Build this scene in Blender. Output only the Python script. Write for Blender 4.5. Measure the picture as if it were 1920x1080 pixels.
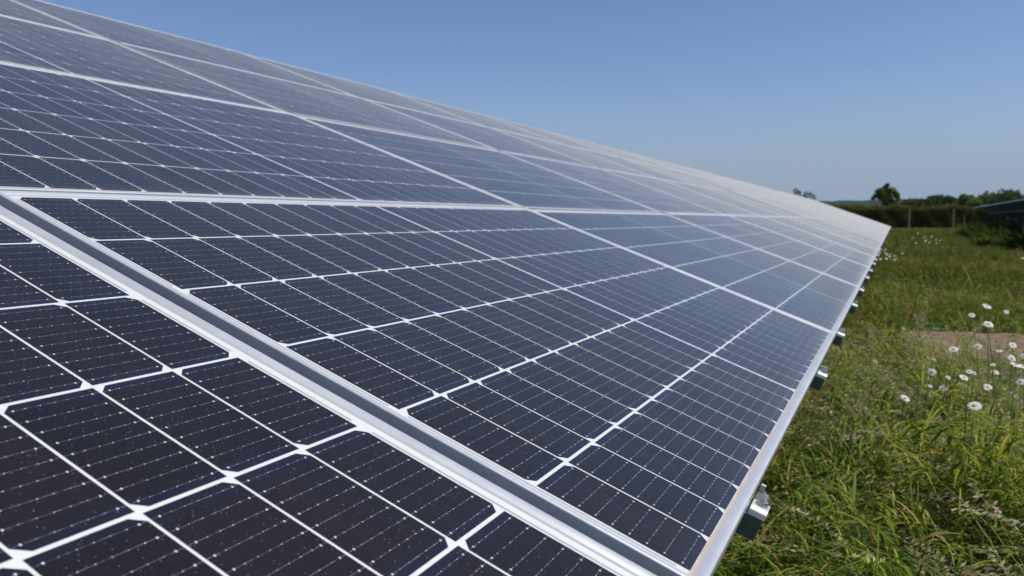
import bpy, bmesh, math, random
import numpy as np
from mathutils import Vector, Matrix

# ------------------------------------------------------------------ clear
for _o in list(bpy.data.objects):
    bpy.data.objects.remove(_o, do_unlink=True)
SC = bpy.context.scene
COL = SC.collection
R_ = math.radians
HAZE = 0.00006

# ------------------------------------------------------------------ camera
# the array's own frame: u along the row, v up the slope, w out of the glass
F_PX = 1499.5                       # focal length in pixels of a 1920 wide picture
RA = np.array([[0.43007222, -0.84582569, 0.31562127],
               [-0.07589095, -0.38223885, -0.92094192],
               [0.89959905, 0.37211874, -0.22858082]])   # array -> camera (x right, y down, z forward)
CAM_A = np.array([-0.6229, -0.0056, 0.3445])             # camera in the array's frame, metres
HORIZON_Y = 397.0
up = np.array([0, -1, (HORIZON_Y - 540) / F_PX]); up /= np.linalg.norm(up)
yy = RA[:, 0] - (RA[:, 0] @ up) * up; yy /= np.linalg.norm(yy)
xx = np.cross(yy, up)
W2C = np.stack([xx, yy, up], 1)     # world -> camera
A2W = W2C.T @ RA                    # array -> world
LIFT = 0.80                         # height of the lower array edge above the ground
ORG = np.array([0, 0, LIFT])
CAM_W = ORG + A2W @ CAM_A


def A(u, v, w):
    return Vector(ORG + A2W @ np.array([u, v, w]))


ARR = Matrix(A2W.tolist()).to_4x4()
ARR.translation = Vector(ORG)


def ray(px, py):
    d = W2C.T @ np.array([(px - 960) / F_PX, (py - 540) / F_PX, 1.0])
    return d


def at_y(px, py, Y):                # the point seen at a pixel of the 1920 picture, at a depth Y along the row
    d = ray(px, py)
    return Vector(CAM_W + d * ((Y - CAM_W[1]) / d[1]))


def at_dist(px, py, D):
    d = ray(px, py); d = d / d[np.argmax(np.abs(d))] if False else d
    return Vector(CAM_W + d * D)    # D is depth along the optical axis


cam_d = bpy.data.cameras.new('camera')
cam_o = bpy.data.objects.new('camera', cam_d)
COL.objects.link(cam_o)
c2w = W2C.T @ np.diag([1, -1, -1])
m4 = Matrix(c2w.tolist()).to_4x4(); m4.translation = Vector(CAM_W)
cam_o.matrix_world = m4
cam_d.sensor_width = 36.0
cam_d.lens = 36.0 * F_PX / 1920.0
cam_d.clip_start = 0.02
cam_d.clip_end = 12000
cam_d.dof.use_dof = True
cam_d.dof.focus_distance = 1.0
cam_d.dof.aperture_fstop = 9.5
SC.camera = cam_o

# ------------------------------------------------------------------ sky, sun, exposure
SUN_AZ, SUN_EL = 80.0, 57.0
world = bpy.data.worlds.new("World"); SC.world = world; world.use_nodes = True
wn = world.node_tree.nodes
sky = wn.new('ShaderNodeTexSky'); sky.sky_type = 'NISHITA'; sky.sun_disc = False
sky.sun_elevation = R_(SUN_EL); sky.sun_rotation = R_(SUN_AZ)
sky.air_density = 0.85; sky.dust_density = 1.0; sky.ozone_density = 10.0; sky.altitude = 0
wb = wn.new('ShaderNodeMix'); wb.data_type = 'RGBA'; wb.blend_type = 'MULTIPLY'      # white balance of the sky
wb.inputs[0].default_value = 1.0; wb.inputs[7].default_value = (1.24, 1.07, .99, 1)
world.node_tree.links.new(sky.outputs[0], wb.inputs[6])
# bluish murk low over the horizon
SKY_K = 0.118
tc = wn.new('ShaderNodeTexCoord'); sx = wn.new('ShaderNodeSeparateXYZ'); mr = wn.new('ShaderNodeMapRange'); mr.interpolation_type = 'SMOOTHSTEP'
world.node_tree.links.new(tc.outputs['Generated'], sx.inputs[0]); world.node_tree.links.new(sx.outputs[2], mr.inputs[0])
for _i, _v in ((1, 0.0), (2, .17), (3, .92), (4, 0.0)): mr.inputs[_i].default_value = _v
wh = wn.new('ShaderNodeMix'); wh.data_type = 'RGBA'; wh.inputs[7].default_value = (.295 / SKY_K, .375 / SKY_K, .51 / SKY_K, 1)
world.node_tree.links.new(mr.outputs[0], wh.inputs[0]); world.node_tree.links.new(wb.outputs[2], wh.inputs[6])
world.node_tree.links.new(wh.outputs[2], wn['Background'].inputs[0])
wn['Background'].inputs[1].default_value = SKY_K
sd = bpy.data.lights.new('sun', 'SUN'); sd.energy = 4.4; sd.angle = R_(0.53); sd.color = (1.0, 0.95, 0.87)
so = bpy.data.objects.new('sun', sd); COL.objects.link(so)
sun_dir = Vector((math.sin(R_(SUN_AZ)) * math.cos(R_(SUN_EL)), math.cos(R_(SUN_AZ)) * math.cos(R_(SUN_EL)), math.sin(R_(SUN_EL))))
so.rotation_euler = (-sun_dir).to_track_quat('-Z', 'Y').to_euler()
so.location = (20, 10, 40)
SC.view_settings.view_transform = 'Standard'
SC.view_settings.look = 'None'
SC.view_settings.exposure = 0.0
SC.view_settings.gamma = 1.0
SC.render.engine = 'CYCLES'
SC.cycles.use_denoising = True
SC.cycles.denoiser = 'OPENIMAGEDENOISE'
SC.cycles.volume_bounces = 0
SC.cycles.max_bounces = 6
SC.cycles.transparent_max_bounces = 8


# ------------------------------------------------------------------ helpers: objects
def link(o):
    COL.objects.link(o)
    return o


def tag(o, label=None, cat=None, group=None, kind=None):
    if label: o['label'] = label
    if cat: o['category'] = cat
    if group: o['group'] = group
    if kind: o['kind'] = kind
    return o


def empty(name, loc, rot=None):
    o = bpy.data.objects.new(name, None); link(o)
    o.empty_display_size = 0.1
    if isinstance(loc, Matrix):
        o.matrix_world = loc
    else:
        o.location = loc
        if rot: o.rotation_euler = rot
    return o


def mesh_from(name, V, Fs, mats, smooth=False, mat_idx=None):
    me = bpy.data.meshes.new(name)
    me.from_pydata([tuple(v) for v in V], [], [tuple(f) for f in Fs])
    for m in (mats if isinstance(mats, (list, tuple)) else [mats]):
        me.materials.append(m)
    if mat_idx is not None:
        me.polygons.foreach_set('material_index', mat_idx)
    if smooth:
        me.polygons.foreach_set('use_smooth', [True] * len(me.polygons))
    me.update()
    return me


def obj(name, me, parent=None):
    o = bpy.data.objects.new(name, me); link(o)
    if parent is not None: o.parent = parent
    return o


def quads_mesh(name, V, Q, mat, colors=None, smooth=True, tris=False):
    """V (n,3) array, Q (m,4) int array -> mesh, fast"""
    me = bpy.data.meshes.new(name)
    k = Q.shape[1]
    me.vertices.add(len(V)); me.vertices.foreach_set('co', np.ascontiguousarray(V, dtype=np.float32).ravel())
    me.loops.add(Q.size); me.loops.foreach_set('vertex_index', np.ascontiguousarray(Q, dtype=np.int32).ravel())
    me.polygons.add(len(Q)); me.polygons.foreach_set('loop_start', np.arange(0, Q.size, k, dtype=np.int32))
    try:
        me.polygons.foreach_set('loop_total', np.full(len(Q), k, dtype=np.int32))
    except Exception:
        pass
    me.materials.append(mat)
    if colors is not None:
        at = me.attributes.new('tint', 'FLOAT_COLOR', 'POINT')
        c4 = np.ones((len(V), 4), dtype=np.float32); c4[:, :3] = colors
        at.data.foreach_set('color', c4.ravel())
    me.update(calc_edges=True)
    if smooth:
        me.polygons.foreach_set('use_smooth', np.ones(len(Q), dtype=bool))
    return me


class MB:                            # boxes, prisms and tubes gathered into one mesh
    def __init__(s): s.V = []; s.F = []

    def box(s, x0, x1, y0, y1, z0, z1, M=None):
        b = len(s.V)
        for z in (z0, z1):
            for x, y in ((x0, y0), (x1, y0), (x1, y1), (x0, y1)):
                p = Vector((x, y, z)); s.V.append(M @ p if M else p)
        s.F += [[b + i for i in f] for f in ((3, 2, 1, 0), (4, 5, 6, 7), (0, 1, 5, 4), (1, 2, 6, 5), (2, 3, 7, 6), (3, 0, 4, 7))]
        return s

    def tube(s, pts, rad, n=8, cap=True):
        pts = [Vector(p) for p in pts]; base = len(s.V)
        ref = Vector((0, 0, 1))
        for i, p in enumerate(pts):
            t = (pts[min(i + 1, len(pts) - 1)] - pts[max(i - 1, 0)]).normalized()
            r = ref if abs(t.dot(ref)) < .95 else Vector((1, 0, 0))
            a = t.cross(r).normalized(); b = t.cross(a)
            rr = rad[i] if isinstance(rad, (list, tuple)) else rad
            for k in range(n):
                an = 2 * math.pi * k / n
                s.V.append(p + a * math.cos(an) * rr + b * math.sin(an) * rr)
        for i in range(len(pts) - 1):
            for k in range(n):
                s.F.append([base + i * n + k, base + i * n + (k + 1) % n, base + (i + 1) * n + (k + 1) % n, base + (i + 1) * n + k])
        if cap:
            s.F.append([base + k for k in range(n)]); e = base + (len(pts) - 1) * n
            s.F.append([e + k for k in reversed(range(n))])
        return s

    def prism(s, poly, z0, z1, M=None):
        b = len(s.V); n = len(poly)
        for z in (z0, z1):
            for x, y in poly:
                p = Vector((x, y, z)); s.V.append(M @ p if M else p)
        s.F.append([b + i for i in reversed(range(n))]); s.F.append([b + n + i for i in range(n)])
        for i in range(n):
            j = (i + 1) % n; s.F.append([b + i, b + j, b + n + j, b + n + i])
        return s

    def mesh(s, name, mat, smooth=False, bevel=0.0):
        me = mesh_from(name, s.V, s.F, mat, smooth)
        bm = bmesh.new(); bm.from_mesh(me)
        bmesh.ops.recalc_face_normals(bm, faces=bm.faces)
        if bevel:
            bmesh.ops.bevel(bm, geom=bm.edges[:], offset=bevel, segments=2, affect='EDGES', profile=.6)
        bm.to_mesh(me); bm.free(); me.update()
        return me

    def build(s, name, mat, parent=None, smooth=False, bevel=0.0):
        return obj(name, s.mesh(name, mat, smooth, bevel), parent)


# ------------------------------------------------------------------ helpers: materials
class NT:
    """small expression builder over shader nodes"""
    def __init__(s, name):
        s.m = bpy.data.materials.new(name); s.m.use_nodes = True
        s.t = s.m.node_tree; s.n = s.t.nodes; s.n.clear()
        s.out = s.n.new('ShaderNodeOutputMaterial')

    def set(s, sock, v):
        if isinstance(v, bpy.types.NodeSocket): s.t.links.new(v, sock)
        elif v is not None: sock.default_value = v

    def node(s, typ, props=None, **ins):
        nd = s.n.new(typ)
        for k, v in (props or {}).items(): setattr(nd, k, v)
        for k, v in ins.items():
            key = k.replace('_', ' ')
            s.set(nd.inputs[key] if key in nd.inputs else nd.inputs[k], v)
        return nd

    def math(s, op, a, b=0.0, c=None, clamp=False):
        nd = s.n.new('ShaderNodeMath'); nd.operation = op; nd.use_clamp = clamp
        s.set(nd.inputs[0], a); s.set(nd.inputs[1], b)
        if c is not None: s.set(nd.inputs[2], c)
        return nd.outputs[0]

    def add(s, a, b): return s.math('ADD', a, b)
    def sub(s, a, b): return s.math('SUBTRACT', a, b)
    def mul(s, a, b): return s.math('MULTIPLY', a, b)
    def absd(s, a, b): return s.math('ABSOLUTE', s.math('SUBTRACT', a, b))
    def lt(s, a, b): return s.math('LESS_THAN', a, b)
    def mx(s, a, b): return s.math('MAXIMUM', a, b)

    def ramp(s, fac, pts, interp='LINEAR'):
        nd = s.n.new('ShaderNodeValToRGB'); nd.color_ramp.interpolation = interp
        e = nd.color_ramp.elements
        while len(e) < len(pts): e.new(0.5)
        for el, (p, c) in zip(e, pts):
            el.position = p; el.color = (*c, 1) if len(c) == 3 else c
        s.set(nd.inputs[0], fac)
        return nd.outputs[0]

    def maprange(s, v, a, b, c=0.0, d=1.0, smooth=False):
        nd = s.n.new('ShaderNodeMapRange')
        if smooth: nd.interpolation_type = 'SMOOTHSTEP'
        for i, q in enumerate((v, a, b, c, d)): s.set(nd.inputs[i], q)
        return nd.outputs[0]

    def mix(s, f, a, b, blend='MIX'):
        nd = s.n.new('ShaderNodeMix'); nd.data_type = 'RGBA'; nd.blend_type = blend
        s.set(nd.inputs[0], f); s.set(nd.inputs[6], a); s.set(nd.inputs[7], b)
        return nd.outputs[2]

    def noise(s, vec, scale, detail=3, rough=.55, out=0):
        nd = s.n.new('ShaderNodeTexNoise')
        s.set(nd.inputs['Vector'], vec); nd.inputs['Scale'].default_value = scale
        nd.inputs['Detail'].default_value = detail; nd.inputs['Roughness'].default_value = rough
        return nd.outputs[out]

    def coord(s, which='Object'):
        return s.n.new('ShaderNodeTexCoord').outputs[which]

    def mapping(s, vec, scale):
        nd = s.n.new('ShaderNodeMapping'); s.set(nd.inputs[0], vec); nd.inputs['Scale'].default_value = scale
        return nd.outputs[0]

    def xyz(s, vec):
        nd = s.n.new('ShaderNodeSeparateXYZ'); s.set(nd.inputs[0], vec)
        return nd.outputs

    def principled(s, **k):
        nd = s.n.new('ShaderNodeBsdfPrincipled')
        for q, v in k.items():
            key = {'base': 'Base Color', 'rough': 'Roughness', 'metal': 'Metallic', 'coat': 'Coat Weight', 'coat_rough': 'Coat Roughness',
                   'coat_ior': 'Coat IOR', 'spec': 'Specular IOR Level', 'normal': 'Normal', 'ior': 'IOR', 'coat_normal': 'Coat Normal',
                   'aniso': 'Anisotropic'}[q]
            if isinstance(v, tuple) and len(v) == 3: v = (*v, 1)
            s.set(nd.inputs[key], v)
        return nd.outputs[0]

    def bump(s, h, strength, dist=.01):
        nd = s.n.new('ShaderNodeBump'); s.set(nd.inputs['Height'], h)
        nd.inputs['Strength'].default_value = strength; nd.inputs['Distance'].default_value = dist
        return nd.outputs[0]

    def done(s, surf):
        s.t.links.new(surf, s.out.inputs[0])
        return s.m


# ---- module layout (metres)
LU, LV = 1.7378, 1.0235            # pitch of the modules along the row and up the slope
PU, PVV = 0.08302, 0.163           # pitch of half cells
MU, MV = 0.0195, 0.017             # frame edge -> first cell
MODW, MODH = 1.7153, 1.0115        # module size
U0, V0 = 0.0455, 0.0113            # corner of the module in the first column, lowest row
CW, CH = 0.0802, 0.1590            # half cell
GU, GV = PU - CW, PVV - CH
MID = 0.0074
COATR = 0.16


def glass_dust(t, vec, base_rough=COATR):
    film = t.noise(vec, 3.0, 4)
    streak = t.noise(t.mapping(vec, (9, 1.2, 1)), 2.0, 3)
    r = t.maprange(t.add(t.mul(film, .6), t.mul(streak, .4)), .3, .7, base_rough - .03, base_rough + .05)
    return r


def dusty(t, surf, vec, tau=.0024):
    """thin film of dust on the pane: its cover grows with the slant of the view through it"""
    g = t.n.new('ShaderNodeNewGeometry')
    dp = t.n.new('ShaderNodeVectorMath'); dp.operation = 'DOT_PRODUCT'
    t.set(dp.inputs[0], g.outputs['Normal']); t.set(dp.inputs[1], g.outputs['Incoming'])
    c = t.mx(t.math('ABSOLUTE', dp.outputs['Value']), .012)
    oi = t.n.new('ShaderNodeObjectInfo')              # no two panes are equally dirty
    tv = t.mul(t.mul(t.maprange(t.noise(vec, 2.2, 4), .3, .7, .7, 1.3), t.maprange(oi.outputs['Random'], 0, 1, .78, 1.22)), tau)
    streak = t.noise(t.mapping(vec, (26, 1.3, 1)), 1.0, 4, .6)      # dust drawn out by rain down the slope
    tv = t.mul(tv, t.maprange(streak, .32, .68, .55, 1.5))
    ly = t.xyz(vec)[1]
    tv = t.mul(tv, t.add(1.0, t.maprange(t.add(ly, t.mul(t.sub(streak, .5), .05)), .012, .060, 1.6, 0.0, True)))
    f = t.sub(1.0, t.math('EXPONENT', t.mul(t.math('DIVIDE', tv, t.math('POWER', c, 1.75)), -1.0)))
    d = t.node('ShaderNodeBsdfDiffuse'); d.inputs[0].default_value = (.36, .36, .357, 1)
    m = t.n.new('ShaderNodeMixShader'); t.set(m.inputs[0], f)
    t.t.links.new(surf, m.inputs[1]); t.t.links.new(d.outputs[0], m.inputs[2])
    return m.outputs[0]


def specks(t, vec):
    """pale dust specks lying on the glass"""
    res = None
    for sc, thr, gate in ((150, .085, .90), (330, .13, .80)):
        v = t.n.new('ShaderNodeTexVoronoi'); t.set(v.inputs['Vector'], vec); v.inputs['Scale'].default_value = sc
        d = t.lt(v.outputs['Distance'], thr)
        g = t.math('GREATER_THAN', t.xyz(v.outputs['Color'])[0], gate)
        k = t.mul(d, g)
        res = k if res is None else t.mx(res, k)
    return res


def mat_cells():
    t = NT('silicon_cells_under_glass')
    uv = t.n.new('ShaderNodeUVMap'); uv.uv_map = 'cell'
    x, y, _ = t.xyz(uv.outputs[0])
    ob = t.coord('Object')
    obi = t.n.new('ShaderNodeObjectInfo')
    xm, ym = t.mul(x, CW * 1000), t.mul(y, CH * 1000)      # millimetres inside the half cell
    # busbars run along the row: nine per cell
    yb = t.mul(t.absd(t.math('FRACT', t.mul(y, 9.0)), .5), CH * 1000 / 9)
    wire = t.math('LESS_THAN', yb, .15)
    nz = t.noise(ob, 190.0, 2)
    wire = t.mul(wire, t.maprange(nz, .38, .62, .08, .42))
    dots = None
    for fx in (.205, .355, .5, .645, .795):
        a = t.mul(t.lt(t.absd(xm, fx * CW * 1000), .50), t.lt(yb, .40))
        dots = a if dots is None else t.mx(dots, a)
    dots = t.mul(dots, t.maprange(t.noise(ob, 60, 1), .35, .65, .35, .95))
    for fx in (.085, .915):
        a = t.mul(t.lt(t.absd(xm, fx * CW * 1000), .65), t.lt(yb, .95))
        dots = t.mx(dots, t.mul(a, .95))
    wire = t.mx(wire, dots)
    # very fine collector fingers, hardly visible, give the silicon its grain
    fin = t.math('SINE', t.mul(xm, 2 * math.pi / 1.6))
    grain = t.noise(ob, 420, 2)
    # tone of each cell
    wn_ = t.n.new('ShaderNodeTexWhiteNoise'); wn_.noise_dimensions = '3D'
    uv2 = t.n.new('ShaderNodeUVMap'); uv2.uv_map = 'ident'
    comb = t.n.new('ShaderNodeCombineXYZ')
    ix, iy, _ = t.xyz(uv2.outputs[0])
    t.set(comb.inputs[0], ix); t.set(comb.inputs[1], iy); t.set(comb.inputs[2], obi.outputs['Random'])
    t.set(wn_.inputs['Vector'], comb.outputs[0])
    rnd = wn_.outputs['Value']
    base = t.mix(rnd, (.0052, .0034, .0046, 1), (.0086, .0060, .0078, 1))
    # the anti-reflective film turns bluer at the cell's ends
    edge = t.math('MINIMUM', t.math('MINIMUM', y, t.sub(1.0, y)), .5)
    e2 = t.maprange(t.add(edge, t.mul(t.sub(t.noise(ob, 14, 2), .5), .12)), 0.0, .13, 1.0, 0.0, True)
    base = t.mix(t.mul(e2, .75), base, (.007, .008, .024, 1))
    base = t.mix(t.maprange(grain, .5, .75, 0, .55), base, (.019, .018, .021, 1))
    base = t.mix(t.mul(t.maprange(fin, .6, 1, 0, 1), .07), base, (.05, .05, .06, 1))
    base = t.mix(wire, base, (.66, .67, .70, 1))
    ds = specks(t, ob)
    base = t.mix(t.mul(ds, .45), base, (.42, .41, .40, 1))
    r = glass_dust(t, ob)
    return t.done(dusty(t, t.principled(base=base, rough=.5, spec=.15, coat=1.0, coat_rough=r, coat_ior=1.25), ob))


def mat_backsheet():
    t = NT('white_backsheet_under_glass')
    ob = t.coord('Object')
    x, y, _ = t.xyz(ob)
    n = t.noise(ob, 60, 3)
    base = t.mix(n, (.57, .58, .57, 1), (.64, .65, .64, 1))
    # soil washed down against the lower frame bar
    nd = t.noise(t.mapping(ob, (1, 2.5, 1)), 22, 4, .65)
    d = t.maprange(t.add(y, t.mul(t.sub(nd, .5), .013)), .0145, .0205, 1.0, 0.0, True)
    base = t.mix(t.mul(d, .75), base, (.33, .265, .20, 1))
    # thin grey line along the upper and far bars
    s1 = t.maprange(t.absd(y, MODH - .0135), .0015, .0028, 1, 0)
    s2 = t.maprange(t.absd(x, MODW - .0142), .0016, .0026, 1, 0)
    base = t.mix(t.mul(t.mx(s1, s2), .8), base, (.30, .30, .29, 1))
    # tinned interconnect ribbons between the outer cells and the frame, broken between strings
    for xr, brk in ((MU - .0042, (2, 4)), (MU + 19 * PU + MID + CW + .0042, (2, 3, 4))):
        k = t.lt(t.absd(x, xr), .0017)
        for q in brk:
            k = t.mul(k, t.math('GREATER_THAN', t.absd(y, MV + q * PVV - GV / 2), .0125))
        k = t.mul(k, t.mul(t.math('GREATER_THAN', y, MV + .012), t.lt(y, MODH - MV - .012)))
        base = t.mix(t.mul(k, .8), base, (.27, .27, .28, 1))
    r = glass_dust(t, ob)
    return t.done(dusty(t, t.principled(base=base, rough=.55, spec=.2, coat=1.0, coat_rough=r, coat_ior=1.25), ob))


def mat_alu(name='anodised_aluminium', base=(.68, .69, .71), rough=.36, metal=.5):
    t = NT(name)
    ob = t.coord('Object')
    n1 = t.noise(ob, 9, 3)
    n2 = t.noise(ob, 28, 4, .6)
    b = t.mix(t.maprange(n2, .35, .75, 0, .28), (*base, 1), tuple(c * .72 for c in base) + (1,))
    sp = t.noise(ob, 180, 2)
    b = t.mix(t.maprange(sp, .66, .8, 0, .2), b, (.40, .39, .37, 1))
    r = t.maprange(n1, .3, .7, rough - .06, rough + .08)
    return t.done(t.principled(base=b, rough=r, metal=metal))


def mat_simple(name, c, rough=.6, metal=0.0, var=.25, scale=8.0, spec=.4):
    t = NT(name)
    ob = t.coord('Object')
    n = t.noise(ob, scale, 4, .6)
    b = t.mix(n, tuple(q * (1 - var) for q in c) + (1,), tuple(min(1, q * (1 + var)) for q in c) + (1,))
    return t.done(t.principled(base=b, rough=t.maprange(n, .3, .7, rough - .07, rough + .07), metal=metal, spec=spec))


def mat_leaf(name, trans=.35, gloss=.35, rough=.45):
    """thin leaves: the colour comes from each leaf's own tint"""
    t = NT(name)
    a = t.n.new('ShaderNodeAttribute'); a.attribute_name = 'tint'
    c = a.outputs['Color']
    p = t.principled(base=c, rough=rough, spec=gloss)
    tr = t.node('ShaderNodeBsdfTranslucent')
    t.set(tr.inputs[0], t.mix(.5, c, (.14, .17, .012, 1), 'MIX'))
    mx = t.n.new('ShaderNodeMixShader'); mx.inputs[0].default_value = trans
    t.t.links.new(p, mx.inputs[1]); t.t.links.new(tr.outputs[0], mx.inputs[2])
    return t.done(mx.outputs[0])


M_CELLS = mat_cells()
M_BACK = mat_backsheet()
M_ALU = mat_alu()
M_REAR = mat_simple('shade_darkened_rear', (.010, .011, .013), .6, 0, .2, 4, .1)  # near-black colour puts the shade into the panel undersides
M_RAIL = mat_simple('galvanised_rail', (.10, .115, .115), .55, .3, .15, 12)
M_ZINC = mat_alu('bright_zinc', (.56, .57, .58), .42, .45)
M_BOLT = mat_alu('zinc_plated_bolt', (.60, .61, .60), .30, .85)
M_STEEL = mat_simple('galvanised_steel', (.30, .31, .32), .55, .5, .25, 14)
M_SHADESTEEL = mat_simple('shade_darkened_steel', (.06, .065, .07), .7, .2, .25, 6)  # steel coloured darker to hold the shade beneath the rear array
M_GRASS = mat_leaf('grass_blade', .34, .06, .6)
M_SEED = mat_leaf('seed_head', .42, .05, .8)
M_LEAF = mat_leaf('tree_leaf', .28, .06, .6)
M_BARK = mat_simple('bark', (.10, .08, .06), .9, 0, .4, 6, .1)
M_PETAL = mat_simple('daisy_petal', (.56, .565, .55), .7, 0, .05, 60, .1)
M_DISC = mat_simple('daisy_disc', (.55, .33, .03), .8, 0, .25, 300, .1)
M_STEM = mat_simple('green_stem', (.10, .16, .04), .6, 0, .25, 30, .3)
M_POST = mat_simple('treated_timber', (.22, .15, .085), .85, 0, .3, 5, .1)

# ------------------------------------------------------------------ ground, path, hills
def gz(x, y):
    """height of the ground"""
    y = np.asarray(y, float); x = np.asarray(x, float)
    s = np.clip(y, -30, 45)
    z = -0.0093 * s
    z = z + .03 * np.sin(x * .9 + 1.3) * np.sin(y * .55) * np.clip(1 - np.abs(y) / 90, 0, 1)
    far = np.clip((np.hypot(x, y) - 140) / 900, 0, 1)
    return z - 2.5 * far


def axis(lo, hi, fine_lo, fine_hi, step, grow):
    a = list(np.arange(fine_lo, fine_hi + 1e-6, step)); s = step; p = fine_hi
    while p < hi:
        s *= grow; p += s; a.append(min(p, hi))
    s = step; p = fine_lo
    while p > lo:
        s *= grow; p -= s; a.insert(0, max(p, lo))
    return np.unique(np.array(a))


def sheet(xs, ys, zf, off=0.0):
    X, Y = np.meshgrid(xs, ys); Z = zf(X, Y) + off
    V = np.stack([X.ravel(), Y.ravel(), Z.ravel()], 1)
    nx, ny = len(xs), len(ys)
    i, j = np.meshgrid(np.arange(nx - 1), np.arange(ny - 1))
    a = (j * nx + i).ravel()
    return V, np.stack([a, a + 1, a + nx + 1, a + nx], 1)


def mat_ground():
    t = NT('meadow_ground')
    ob = t.coord('Object')
    n1, n2, n3 = t.noise(ob, .35, 5), t.noise(ob, 5, 4), t.noise(ob, .02, 3)
    c = t.mix(t.maprange(n2, .35, .65), (.022, .026, .009, 1), (.055, .066, .016, 1))
    c = t.mix(t.maprange(n1, .4, .65, 0, .7), c, (.095, .10, .030, 1))
    c = t.mix(t.maprange(n3, .45, .6, 0, .6), c, (.07, .10, .03, 1))
    return t.done(t.principled(base=c, rough=.95, spec=.1, normal=t.bump(n2, .6, .05)))


xs = axis(-2200, 2200, -6, 14, .5, 1.25); ys = axis(-1200, 2200, -4, 50, .5, 1.22)
V, Q = sheet(xs, ys, gz)
tag(obj('ground', quads_mesh('ground', V, Q, mat_ground())), kind='structure')


def path_edge(x):                    # near and far edge of the bare strip of soil
    w = np.clip((x + .05) / .45, 0, 1) ** .7
    mid = 7.35 + .12 * np.sin(x * 2.1) + .05 * np.sin(x * 6.3 + 1)
    return mid, (.72 + .13 * np.sin(x * 3.7 + .5) + .06 * np.sin(x * 9.1)) * w


def in_path(x, y):
    m, h = path_edge(np.asarray(x)); return (np.abs(np.asarray(y) - m) < h) & (np.asarray(x) > -.35) & (np.asarray(x) < 9)


pxs = np.arange(-.35, 9.01, .06); pv = []; pq = []
NP = 13
for i, x in enumerate(pxs):
    m, h = path_edge(x)
    for k in range(NP):
        s = -1 + 2 * k / (NP - 1); y = m + s * max(h, .005)
        z = float(gz(x, y)) + .006 + .15 * (1 - s * s) ** .8 * min(1, max(0, (x + .05)) / .4) * (.80 + .14 * math.sin(x * 5 + k * 1.7) + .10 * math.sin(x * 13 + k * k))
        pv.append((x, y, max(z, float(gz(x, y)) + .004)))
for i in range(len(pxs) - 1):
    for k in range(NP - 1):
        a = i * NP + k; pq.append((a, a + NP, a + NP + 1, a + 1))
t = NT('dry_bare_soil'); ob = t.coord('Object')
n1, n2 = t.noise(ob, 14, 6, .7), t.noise(ob, 45, 5, .65)
c = t.mix(n1, (.27, .18, .125, 1), (.43, .31, .225, 1)); c = t.mix(t.maprange(n2, .56, .72, 0, .45), c, (.19, .13, .088, 1))
M_SOIL = t.done(t.principled(base=c, rough=.95, spec=.1, normal=t.bump(t.add(n1, t.mul(n2, .5)), 1.0, .07)))
tag(obj('path', quads_mesh('path', np.array(pv), np.array(pq), M_SOIL)), kind='structure')

# distant wooded ridge
rng = np.random.default_rng(7)
hx = np.arange(-1500, 1500, 9.0); hy = np.arange(1150, 1700, 11.0)
X, Y = np.meshgrid(hx, hy)
prof = np.clip((Y - 1150) / 420, 0, 1); prof = np.sin(prof * math.pi / 2)
crest = 21 + 2.0 * np.sin(X / 240 + .6) + 1.5 * np.sin(X / 90) - 5 * np.clip((X - 60) / 300, 0, 1)
bump_ = rng.random(X.shape) * 4.2 + 1.5 * np.sin(X / 17) * np.sin(Y / 23)
Z = -3.5 + prof * (crest + bump_)
V = np.stack([X.ravel(), Y.ravel(), Z.ravel()], 1); nx = len(hx); ny = len(hy)
i, j = np.meshgrid(np.arange(nx - 1), np.arange(ny - 1)); a = (j * nx + i).ravel()
t = NT('distant_woodland'); ob = t.coord('Object')
n1, n2 = t.noise(ob, .05, 4), t.noise(ob, .006, 3)
c = t.mix(n1, (.014, .028, .016, 1), (.030, .050, .024, 1)); c = t.mix(t.maprange(n2, .5, .6, 0, .6), c, (.04, .06, .028, 1))
tag(obj('hills', quads_mesh('hills', V, np.stack([a, a + 1, a + nx + 1, a + nx], 1), t.done(t.principled(base=c, rough=1, spec=.0)))), kind='structure')


# ------------------------------------------------------------------ solar panels
def frame_mesh():
    """four mitred bars; the crowned lip is smooth, the rest flat"""
    prof = [(0.0, -.035), (0.0, .0010), (.0003, .0017), (.0008, .0022), (.0016, .0025), (.0034, .0026), (.0050, .0024), (.0066, .0020), (.0084, .0014),
            (.0102, .0007), (.0116, .0003), (.0120, .0001), (.0120, -.0030), (.0020, -.0032), (.0020, -.0330), (.0280, -.0332), (.0280, -.035)]
    V = []; F = []; S = []
    n = len(prof)

    def corner(k, d, w):
        return ((d, d, w), (MODW - d, d, w), (MODW - d, MODH - d, w), (d, MODH - d, w))[k]
    for k in range(4):
        b = len(V)
        for d, w in prof:
            V.append(corner(k, d, w)); V.append(corner((k + 1) % 4, d, w))
        for i in range(n):
            j = (i + 1) % n
            F.append((b + 2 * i, b + 2 * i + 1, b + 2 * j + 1, b + 2 * j)); S.append(1 <= i <= 10)
    me = mesh_from('frame', V, F, M_ALU)
    me.polygons.foreach_set('use_smooth', S)
    return me


def back_mesh():
    d = .010
    return mesh_from('backsheet', [(d, d, 0), (MODW - d, d, 0), (MODW - d, MODH - d, 0), (d, MODH - d, 0)], [(0, 1, 2, 3)], M_BACK)


def rear_mesh():
    b = MB(); d = .0025
    b.box(d, MODW - d, d, MODH - d, -.0065, -.0042)
    return b.mesh('shade_dark_rear', M_REAR)  # back cover, its colour darkened for the shade below


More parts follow.
